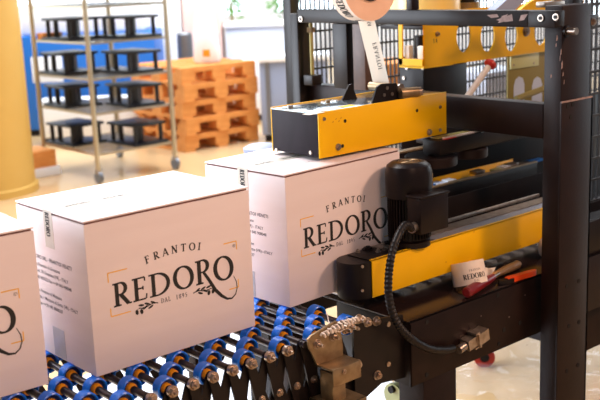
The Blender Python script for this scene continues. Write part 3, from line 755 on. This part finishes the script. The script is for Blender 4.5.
m = MB(); m.box((at(508, 60, y=yc+.03).x, yc+.03, zl-.2), (2.3, yc+.036, zl-.0075), OLIVE, .002)
for px in (519, 537):
    h = at(px, 85, y=yc+.0295); m.prism([(-.03, -.09), (.03, -.09), (.03, .0), (.02, .022), (0, .03), (-.02, .022), (-.03, 0)], (1, 0, 0), (0, 0, 1), h, (0, -1, 0), .0008, LILAC)
for px, py in ((512, 65), (532, 63)):
    h = at(px, py, y=yc+.029); m.nut(h, (0, -1, 0), .007, .006)
m.box((at(509, 66, y=yc+.03).x, yc+.022, zl-.055), (at(537, 66, y=yc+.03).x, yc+.029, zl-.010), GREENY, .001)
m.build('lower_bracket', ca)
# curved yellow guard and slab above the beam
m = MB(); pl = [(515, 14), (530, 2), (545, -6), (570, -6), (575, 14), (560, 14), (552, 6), (543, 5), (536, 10), (534, 14)]
pp = [at(a, b_, y=.20) for a, b_ in pl]; m.prism([(q.x, q.z) for q in pp], (1, 0, 0), (0, 0, 1), (0, .20, 0), (0, 1, 0), .012, YEL); m.build('arched_guard', ca)
m = MB(); pp = [at(a, b_, y=.12) for a, b_ in ((492, 13), (510, -3), (528, -3), (520, 5), (512, 13))]; m.prism([(q.x, q.z) for q in pp], (1, 0, 0), (0, 0, 1), (0, .12, 0), (0, 1, 0), .03, CGREY); m.build('slab_guard', ca)

# lever with red end
m = MB(); A = at(467, 97, y=.36); B = at(489, 66, y=.36); m.cyl(A, B, .010, PAPER, 16)
lv = m.build('lever_rod'); tag(lv, 'cream lever rod with a red ball end below the yellow carriage', 'lever')
m = MB(); dd = (B-A).normalized(); m.lathe([(0, -.004), (.012, -.004), (.020, .004), (.020, .012), (.012, .020), (0, .022)], REDP, B, dd, 24); m.build('red_cap', lv)
m = MB(); A = at(516, 99, y=.36); B = at(548, 87, y=.36); m.cyl(A, B, .010, OLIVE, 16); tag(m.build('brass_rod'), 'dull yellow rod behind the near post', 'rod')

# amber film roll on the beam
m = MB(); A = at(425, 4, y=.60); m.lathe([(.03, 0), (.115, 0), (.115, .30), (.03, .30), (.03, 0)], AMBER, (A.x, A.y, .600), n=48)
m.cyl((A.x, A.y, .575), (A.x, A.y, .5995), .10, BLACK2, 24)
zp = .575
pm = MB(); pm.box((A.x-.12, yc+.007, zp-.012), (A.x+.42, A.y+.09, zp-.0005), BLACK2, .001); pm.build('roll_platform', ca)
pm = MB(); pm.box((2.2, yc+.008, -.044), (2.26, yc+.06, zl-.01), BLACK2, .002); pm.build('support_column', sl)
tag(m.build('film_roll'), 'pale amber film roll standing behind the top crossbeam', 'film roll')
m = MB(); A = at(467, 3, y=.55); m.cyl((A.x, A.y, .5755), (A.x, A.y, .66), .03, BLACK2, 20); m.cyl((A.x, A.y, .61), (A.x, A.y, .635), .042, BRASS, 20)
tag(m.build('spindle'), 'small black spindle right of the amber film roll', 'spindle')

# ---- wire guard fences
def fence(name, org, u, L, z0, z1, sp, hsp, label):
    r = empty(name, org, label, 'fence', None); u = Vector(u); o = Vector(org)
    m = MB(); n = int(L/sp)
    nn = u.cross(Vector((0, 0, 1)))
    for k in range(n+1):
        p = o+u*(k*sp); q = Vector((p.x, p.y, 0)); c = .0026
        m.prism([(-c, -c), (c, -c), (c, c), (-c, c)], u, nn, Vector((p.x, p.y, z0)), (0, 0, 1), z1-z0, FENCE)
    z = z0
    while z < z1:
        m.prism([(-.0035, -.0035), (.0035, -.0035), (.0035, .0035), (-.0035, .0035)], nn, (0, 0, 1), Vector((o.x, o.y, z))+nn*.005, u, L, FENCE); z += hsp
    m.build('wire_mesh', r)
    for t in (0, L):
        m = MB(); p = o+u*t; m.box((p.x-.02, p.y-.02, z0-.03), (p.x+.02, p.y+.02, z1), BLACK2, .002); m.build('fence_post', r)
    m = MB(); m.prism([(-.015, -.015), (.015, -.015), (.015, .015), (-.015, .015)], nn, (0, 0, 1), Vector((o.x, o.y, z0-.015)), u, L, BLACK2); m.build('rail', r)
    return r
fence('wire_guard_fence', (1.40, 1.0, .03), (1, 0, 0), 2.2, .03, 1.0, .022, .065, 'black wire guard fence behind the sealing machine')
fence('wire_guard_fence', (1.58, .0, .05), (1, 0, 0), .8, .05, .95, .025, .065, 'black wire guard fence right of the near post')
# clutter seen through the guard
for px0, py0, px1, py1, d, mt, nm, lb, ct in ((372, 60, 400, 88, 4.6, PALW, 'stacked_crate', 'orange crate seen through the wire fence beside the tape strip', 'crate'),
                                      (470, 68, 505, 92, 4.8, LILAC, 'stacked_crate', 'pale blue crate seen through the wire fence below the yellow carriage', 'crate'),
                                      (590, 115, 612, 205, 7.0, CBLUE, 'blue_drum', 'blue drum seen through the fence at the right edge', 'drum')):
    A = at(px0, py1, d=d); B = at(px1, py0, d=d); c = (A+B)/2; ww = (B-A).length*.4; hh = abs(B.z-A.z)
    m = MB()
    if 'drum' in nm: m.lathe([(0, FL), (.28, FL), (.28, FL+.3), (.29, FL+.31), (.28, FL+.32), (.28, B.z), (.25, B.z+.01), (0, B.z+.01)], mt, (c.x+.2, c.y-.15, 0), n=32)
    else:
        m.box((c.x-.16, c.y-.12, c.z-hh/2), (c.x+.16, c.y+.12, c.z+hh/2), mt, .004)
        m.box((c.x-.15, c.y-.11, FL), (c.x+.15, c.y+.11, c.z-hh/2-.001), WHITE, .01)
    tag(m.build(nm), lb, ct)

# ================================================================== THINGS ON THE BASE
BT = -.045
tp = Vector((at(474, 283, z=BT+.012).x-.012, -.094, BT))
PT = empty('paper_tape_roll', tp, 'white printed paper tape roll lying on the machine base', 'tape roll')
tilt = Matrix.Translation(tp) @ Matrix.Rotation(math.radians(-9), 4, Vector((.652, .757, 0))) @ Matrix.Rotation(math.radians(-17), 4, Vector((.757, -.652, 0)))
m = MB(); n = 48; Ro, Ri, Hh = .044, .037, .070
t = bmesh.new()
def rng(r, z): return [t.verts.new((r*math.cos(2*PI*k/n), r*math.sin(2*PI*k/n), z)) for k in range(n)]
a, b_, c, d_ = rng(Ro, .012), rng(Ro, Hh), rng(Ri, Hh), rng(Ri, .012)
for A, B in ((a, b_), (b_, c), (c, d_), (d_, a)):
    for k in range(n): t.faces.new((A[k], A[(k+1) % n], B[(k+1) % n], B[k]))
m.add(t, PAPER, tilt)
def RR(a_, bb):
    an = math.radians(190)+a_/Ro; return tilt @ Vector(((Ro+.0004)*math.cos(an), (Ro+.0004)*math.sin(an), bb))
word(m, 'REDORO', RR, .010, .026, .013, INK, wd=.85, sp=.06, T=.2); word(m, 'FRANTOI', RR, .028, .045, .005, INKG, wd=.9, sp=.2); word(m, 'DAL', RR, .036, .018, .005, INKG, sp=.2)
m.build('roll', PT)
m = MB(); f0 = tilt @ Vector((Ro*math.cos(-.5), Ro*math.sin(-.5), .030)); e = Vector((1, .1, 0))
for q0, q1, q2, q3 in (((0, .018), (.030, .004), (.030, -.010), (0, -.020)), ((.012, .012), (.048, .006), (.040, -.002), (.012, -.012))):
    for th in (0, .0006): m.face([f0+e*q[0]+Vector((0, th, q[1])) for q in (q0, q1, q2, q3)], PAPER)
m.build('loose_end', PT)
# tools
def grip(pts_r, m_, A, B, mt, mb): 
    A, B = Vector(A), Vector(B); L = (B-A).length; mb.lathe([(r, h*L) for h, r in pts_r], mt, A, (B-A), 24); return mb
m = MB(); A = at(466, 293, z=BT+.016); B = at(493, 277, z=BT+.016)
grip([(0, 0), (0, .010), (.03, .0135), (.3, .014), (.8, .0115), (1, .009), (1, 0)], None, A, B, RED, m)
o = tag(m.build('burgundy_handle_tool'), 'burgundy handled tool lying in front of the paper tape roll', 'tool')
m = MB(); dv2 = (B-A).normalized(); m.cyl(B, B+dv2*.035, .004, STEEL, 12); m.build('shank', o)
m = MB(); A = at(494, 277.5, z=BT+.013); B = at(523, 264.5, z=BT+.013); A.y += .012; B.y += .012
grip([(0, 0), (0, .006), (.1, .010), (.25, .0085), (.6, .0115), (.92, .0115), (1, .007), (1, 0)], None, A, B, WOOD, m); m.cyl(A, A-(B-A).normalized()*.02, .005, STEEL, 12)
tag(m.build('wooden_handle_tool'), 'wooden handled tool lying behind the orange cutter', 'tool')
m = MB(); A = at(503, 281, z=BT+.009); B = at(536, 271.5, z=BT+.009); dv2 = (B-A); dv2.z = 0; L = dv2.length; dv2.normalize(); sd2 = Vector((-dv2.y, dv2.x, 0))
m.prism([(.012, -.008), (L-.01, -.007), (L, -.002), (L, .004), (L-.012, .008), (.03, .009), (.012, .006)], dv2, sd2, Vector((A.x, A.y, BT+.001)), (0, 0, 1), .014, ORED)
o = tag(m.build('orange_cutter'), 'orange-red safety cutter lying against the near post', 'cutter')
m = MB(); m.prism([(-.018, -.004), (.0, -.011), (.030, -.011), (.030, -.008), (.0119, -.0085), (.0119, .007), (-.01, .008)], dv2, sd2, Vector((A.x, A.y, BT+.001)), (0, 0, 1), .012, BLACK2)
m.build('blade_holder', o)
m = MB(); p = at(538, 238, y=-.03); m.cyl((p.x-.008, -.09, BT+.0305), (p.x-.008, -.058, BT+.0305), .03, PAPER, 28)
m2 = tag(m.build('paper_disc'), 'small cream disc showing at the left edge of the near post', 'disc')
# black cap beyond the third carton
m = MB(); A = at(262, 150, z=.26)
m.lathe([(0, 0), (.05, 0), (.055, .01), (.055, .02), (.04, .028), (0, .03)], CGREY, (.86, .40, .317), n=28)
tag(m.build('grey_hub'), 'small grey round hub behind the third carton beside the slate end plate', 'hub')
hubp = at(262, 150, y=.62); bpy.data.objects['grey_hub'].location = (hubp.x, hubp.y, hubp.z-.012)
m = MB(); m.cyl((hubp.x, hubp.y, -.0), (hubp.x, hubp.y, hubp.z-.013), .02, BLACK2, 16); m.box((hubp.x-.05, hubp.y-.05, FL), (hubp.x+.05, hubp.y+.05, 0), BLACK2); m.build('stand', bpy.data.objects['grey_hub'])
for ch in bpy.data.objects['grey_hub'].children:
    pass

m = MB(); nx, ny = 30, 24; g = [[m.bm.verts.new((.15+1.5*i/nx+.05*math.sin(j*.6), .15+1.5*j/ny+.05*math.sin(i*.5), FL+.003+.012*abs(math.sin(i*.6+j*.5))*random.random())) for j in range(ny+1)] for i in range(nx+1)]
WSH = mat('floor_whitening_sheet', (226, 230, 240), .35); m.mi(WSH)  # sheet added so the floor under the conveyor comes out near white
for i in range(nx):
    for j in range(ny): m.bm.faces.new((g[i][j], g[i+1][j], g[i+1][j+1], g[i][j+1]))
tag(m.build('added_floor_sheet', smooth=30), 'white sheet added to whiten the floor under the conveyor end', 'sheet')
# crinkled plastic film on the floor
m = MB(); nx, ny = 44, 36; g = []
c0 = Vector((2.05, .55)); 
for i in range(nx+1):
    row = []
    for j in range(ny+1):
        x = 1.72+1.3*i/nx+.03*math.sin(j*.7); y = -.15+1.0*j/ny+.04*math.sin(i*.5)
        z = FL+.006+.018*abs(math.sin(i*.55+j*.35+1.6*math.sin(j*.33)))*random.random()+.010*random.random()
        row.append(m.bm.verts.new((x, y, z)))
    g.append(row)
i0 = m.mi(PLASTIC)
for i in range(nx):
    for j in range(ny): m.bm.faces.new((g[i][j], g[i+1][j], g[i+1][j+1], g[i][j+1]))
tag(m.build('plastic_film', smooth=20), 'crumpled clear plastic film on the floor beyond the machine base', 'plastic sheet')

# ================================================================== FAR HALL
# wire rack
RX0, RX1, RY0, RY1 = 2.83, 3.52, 4.94, 5.78
rk = empty('shelf_rack', ((RX0+RX1)/2, (RY0+RY1)/2, FL), 'tall steel shelf rack on casters holding black plastic parts', 'rack')
for x in (RX0, RX1):
    for y in (RY0, RY1):
        m = MB(); m.cyl((x, y, FL+.10), (x, y, 1.1), .019, CHROME, 16); o = m.build('rack_pole', rk)
        m = MB(); m.cyl((x-.015, y, FL+.045), (x+.015, y, FL+.045), .045, SHELFM, 20); m.box((x-.02, y-.02, FL+.07), (x+.02, y+.02, FL+.1), STEEL); m.build('caster', o)
SZ = (-.52, -.22, .035, .30, .56)
for z in SZ:
    m = MB(); m.box((RX0, RY0, z-.018), (RX1, RY0+.02, z), CHROME); m.box((RX0, RY1-.02, z-.018), (RX1, RY1, z), CHROME); m.box((RX0, RY0, z-.018), (RX0+.02, RY1, z), CHROME); m.box((RX1-.02, RY0, z-.018), (RX1, RY1, z), CHROME)
    for k in range(22): m.box((RX0+.02+k*.031, RY0, z-.008), (RX0+.028+k*.031, RY1, z-.003), SHELFM)
    m.build('shelf', rk)
def spool():
    r = empty('black_plastic_part', (0, 0, 0), '', 'machine part', 'black plastic parts on the rack')
    m = MB(); m.box((-.16, -.20, 0), (.16, .20, .020), BLKP, .004); m.build('base_plate', r)
    m = MB(); m.box((-.15, -.19, .145), (.15, .19, .165), BLKP, .004); m.build('top_plate', r)
    for x, y, rr in ((-.12, -.15, .017), (.12, -.15, .017), (-.12, .15, .017), (.12, .15, .017), (-.03, -.06, .04), (.06, .05, .035), (-.08, .10, .02)):
        m = MB(); m.cyl((x, y, .020), (x, y, .145), rr, BLKP, 14); m.build('pillar', r)
    return r
sp0 = spool(); first = True
names = {0: 'lowest shelf', 1: 'second shelf from below', 2: 'middle shelf', 3: 'second shelf from the top'}
for zi in range(4):
    for side, (x, y) in enumerate(((RX0+.175, RY0+.62), (RX0+.49, RY0+.215))):
        s_ = sp0 if first else copy_tree(sp0); first = False
        s_.location = (x, y-(.09 if zi == 3 and side == 0 else 0), SZ[zi]+.001); s_.rotation_euler = (0, 0, (.06, -.06, .03, .05)[zi])
        s_['label'] = 'black plastic part on the rack, %s, %s' % (names[zi], 'back left' if side == 0 else 'front right')
m = MB(); p = at(48, 35, z=.34); m.box((2.85, 5.66, .301), (3.02, 5.76, .35), PALW, .003); tag(m.build('wooden_block'), 'small wooden block at the back of the upper rack shelf', 'block')
# pallets
def pallet():
    r = empty('wooden_pallet', (0, 0, 0), '', 'pallet', 'stacked wooden pallets')
    for k in range(5): m = MB(); a = k*.175; m.box((0, a, .122), (.8, a+.10, .144), PALW); m.build('deck_board', r)
    for x in (0, .35, .70): m = MB(); m.box((x, 0, .0), (x+.10, .80, .022), PALW); m.build('bottom_board', r)
    for x in (0, .325, .66):
        for y in (0, .33, .655): m = MB(); m.box((x, y+.002, .022), (x+.14, y+.142, .1), PALW); m.build('block', r)
    for y in (0, .33, .655): m = MB(); m.box((0.0, y+.001, .1), (.8, y+.1, .1215), PALW); m.build('stringer', r)
    return r
pp0 = at(187, 153, z=FL); pal = pallet()
ordn = ('lowest', 'second from the floor', 'middle', 'second from the top', 'topmost')
for k in range(5):
    q = pal if k == 0 else copy_tree(pal)
    q.location = (pp0.x+(.008*math.sin(k*2.3)), pp0.y+.01*math.cos(k*3.1), FL+.1445*k+.0005); q['label'] = 'orange wooden pallet, %s of the stack beside the rack' % ordn[k]
PT_Z = FL+.1445*5
# traffic-cone-like white bottle on the pallets
c = at(224, 62, z=PT_Z); m = MB(); bx0, by0 = 4.45, 5.72
m.lathe([(0, 0), (.11, 0), (.12, .02), (.105, .25), (.07, .50), (.055, .62), (0, .62)], WHITE, (bx0, by0, PT_Z+.002), n=28)
ct = tag(m.build('white_container'), 'tapered white container with an orange label on the pallets', 'container')
m = MB(); m.prism([(-.03, -.03), (.03, -.03), (.03, .03), (-.03, .03)], (.757, -.652, 0), (0, 0, 1), (bx0-.065, by0-.085, PT_Z+.09), (-.652, -.757, 0), .012, ORNG); m.build('orange_label', ct)
for px, wpx, lab in ((186, 6, 'left of two grey steel bollards behind the pallets'), (213, 6, 'right of two grey steel bollards behind the pallets')):
    p = at(px, 62, d=10.0); m = MB(); m.lathe([(0, FL), (.075, FL), (.075, p.z+.27), (.06, p.z+.29), (0, p.z+.29)], SHELFM, (p.x, p.y, 0), n=24); tag(m.build('steel_bollard'), lab, 'bollard', 'steel bollards')
# boxes and machines in the distance, each aligned with the hall
def block(name, lab, cat, px0, px1, pyb, pyt, d, depth, mt, bev=.02, trim=None, base=None, toe=True):
    """a housing whose front spans the two pixel columns at distance d; its foot on the floor"""
    A = at(px0, pyb, d=d); T_ = at(px0, pyt, d=d); wv = (px1-px0)/FPX*d
    rt = Vector((math.cos(YAW), -math.sin(YAW), 0)); bk = Vector((math.sin(YAW), math.cos(YAW), 0))
    z0 = FL if base is None else base; z1 = T_.z
    m = MB(); o_ = Vector((A.x, A.y, 0)); rm = Matrix((( rt.x, bk.x, 0, o_.x), (rt.y, bk.y, 0, o_.y), (0, 0, 1, 0), (0, 0, 0, 1)))
    m.box((0, 0, z0+(.06 if toe else 0)), (wv, depth, z1), mt, bev, mtx=rm)
    if toe: m.box((.03, .03, z0), (wv-.03, depth-.03, z0+.06), BLACK2, mtx=rm)
    if trim: m.box((-.02, -.03, z1), (wv+.02, depth, z1+.05), trim, .008, mtx=rm)
    r = tag(m.build(name), lab, cat)
    return r, rm, wv, z0, z1
r, rm, wv, z0, z1 = block('blue_machine', 'large blue machine behind the shelf rack', 'machine', 14, 158, 100, 36, 9.9, .7, CBLUE)
m = MB(); m.box((.1, .1, z1+.001), (wv-.1, .7, z1+.30), WHITE, .03, mtx=rm); m.box((.2, -.002, z1-.45), (.5, .05, z1-.2), WHITE, .004, mtx=rm); m.build('white_hood', r)
block('white_cabinet', 'white cabinet standing low in front of the blue machine', 'cabinet', 40, 140, 128, 100, 9.4, .25, WHITE)
block('white_tall_cabinet', 'tall white cabinet between the rack and the pinkish pillar', 'cabinet', 150, 187, 120, -10, 10.9, .4, WHITE)
block('pillar', 'pinkish plaster pillar behind the pallets', 'pillar', 188, 226, 110, -20, 10.9, .5, PINKW, toe=False)
r, rm, wv, z0, z1 = block('grey_counter', 'blue-grey counter with a white worktop right of the pallets', 'counter', 262, 330, 130, 61, 9.1, .4, CGREY, trim=WHITE)
m = MB(); m.box((.05, -.012, FL+.08), (.09, 0, z1), SHELFM, mtx=rm); m.build('upright_trim', r)
r, rm, wv, z0, z1 = block('packing_machine', 'pale blue machine housing with white top behind the grey counter', 'machine', 230, 292, 110, 27, 10.9, .5, LILAC, trim=WHITE)
block('white_bench', 'white bench top behind the pallets', 'bench', 226, 296, 110, 61, 10.4, .28, WHITE)
# carton on the floor beside the column
p = at(40, 162, d=7.9); m = MB(); m.box((p.x-.1, p.y, FL+.07), (p.x+.14, p.y+.3, FL+.20), PALW, .004); m.box((p.x-.12, p.y-.02, FL+.0005), (p.x+.16, p.y+.32, FL+.0695), WHITE, .004)
tag(m.build('brown_box'), 'brown box on a white stand between the column and the rack', 'box')
# plants by the windows
def plant(px, py, d, s_, lab):
    p = at(px, py, d=d); r = empty('potted_plant', (p.x, p.y, FL), lab, 'plant', 'plants by the window')
    m = MB(); m.lathe([(0, 0), (.13, 0), (.17, .3), (.15, .3), (0, .27)], WHITE, (p.x, p.y, FL), n=20); m.build('pot', r)
    m = MB(); m.cyl((p.x, p.y, FL+.28), (p.x, p.y, p.z), .02, OLIVE, 8); m.build('stem', r)
    m = MB()
    for k in range(150):
        a, b_ = random.uniform(0, 2*PI), random.uniform(-.9, 1.4); rr = s_*random.uniform(.3, 1)
        c_ = Vector((p.x+rr*math.cos(a)*math.cos(b_), p.y+rr*math.sin(a)*math.cos(b_), p.z+rr*math.sin(b_)*1.2))
        u = Vector((random.uniform(-1, 1), random.uniform(-1, 1), random.uniform(-.6, .9))).normalized(); v = u.orthogonal().normalized()
        L = s_*.38; m.face([c_-u*L*.5, c_+v*L*.2, c_+u*L*.5, c_-v*L*.2], GREEN)
    m.build('foliage', r)
plant(285, 3, 11.9, .26, 'green leafy plant above the pale blue housing'); plant(231, 2, 11.9, .24, 'green leafy plant right of the pinkish pillar')
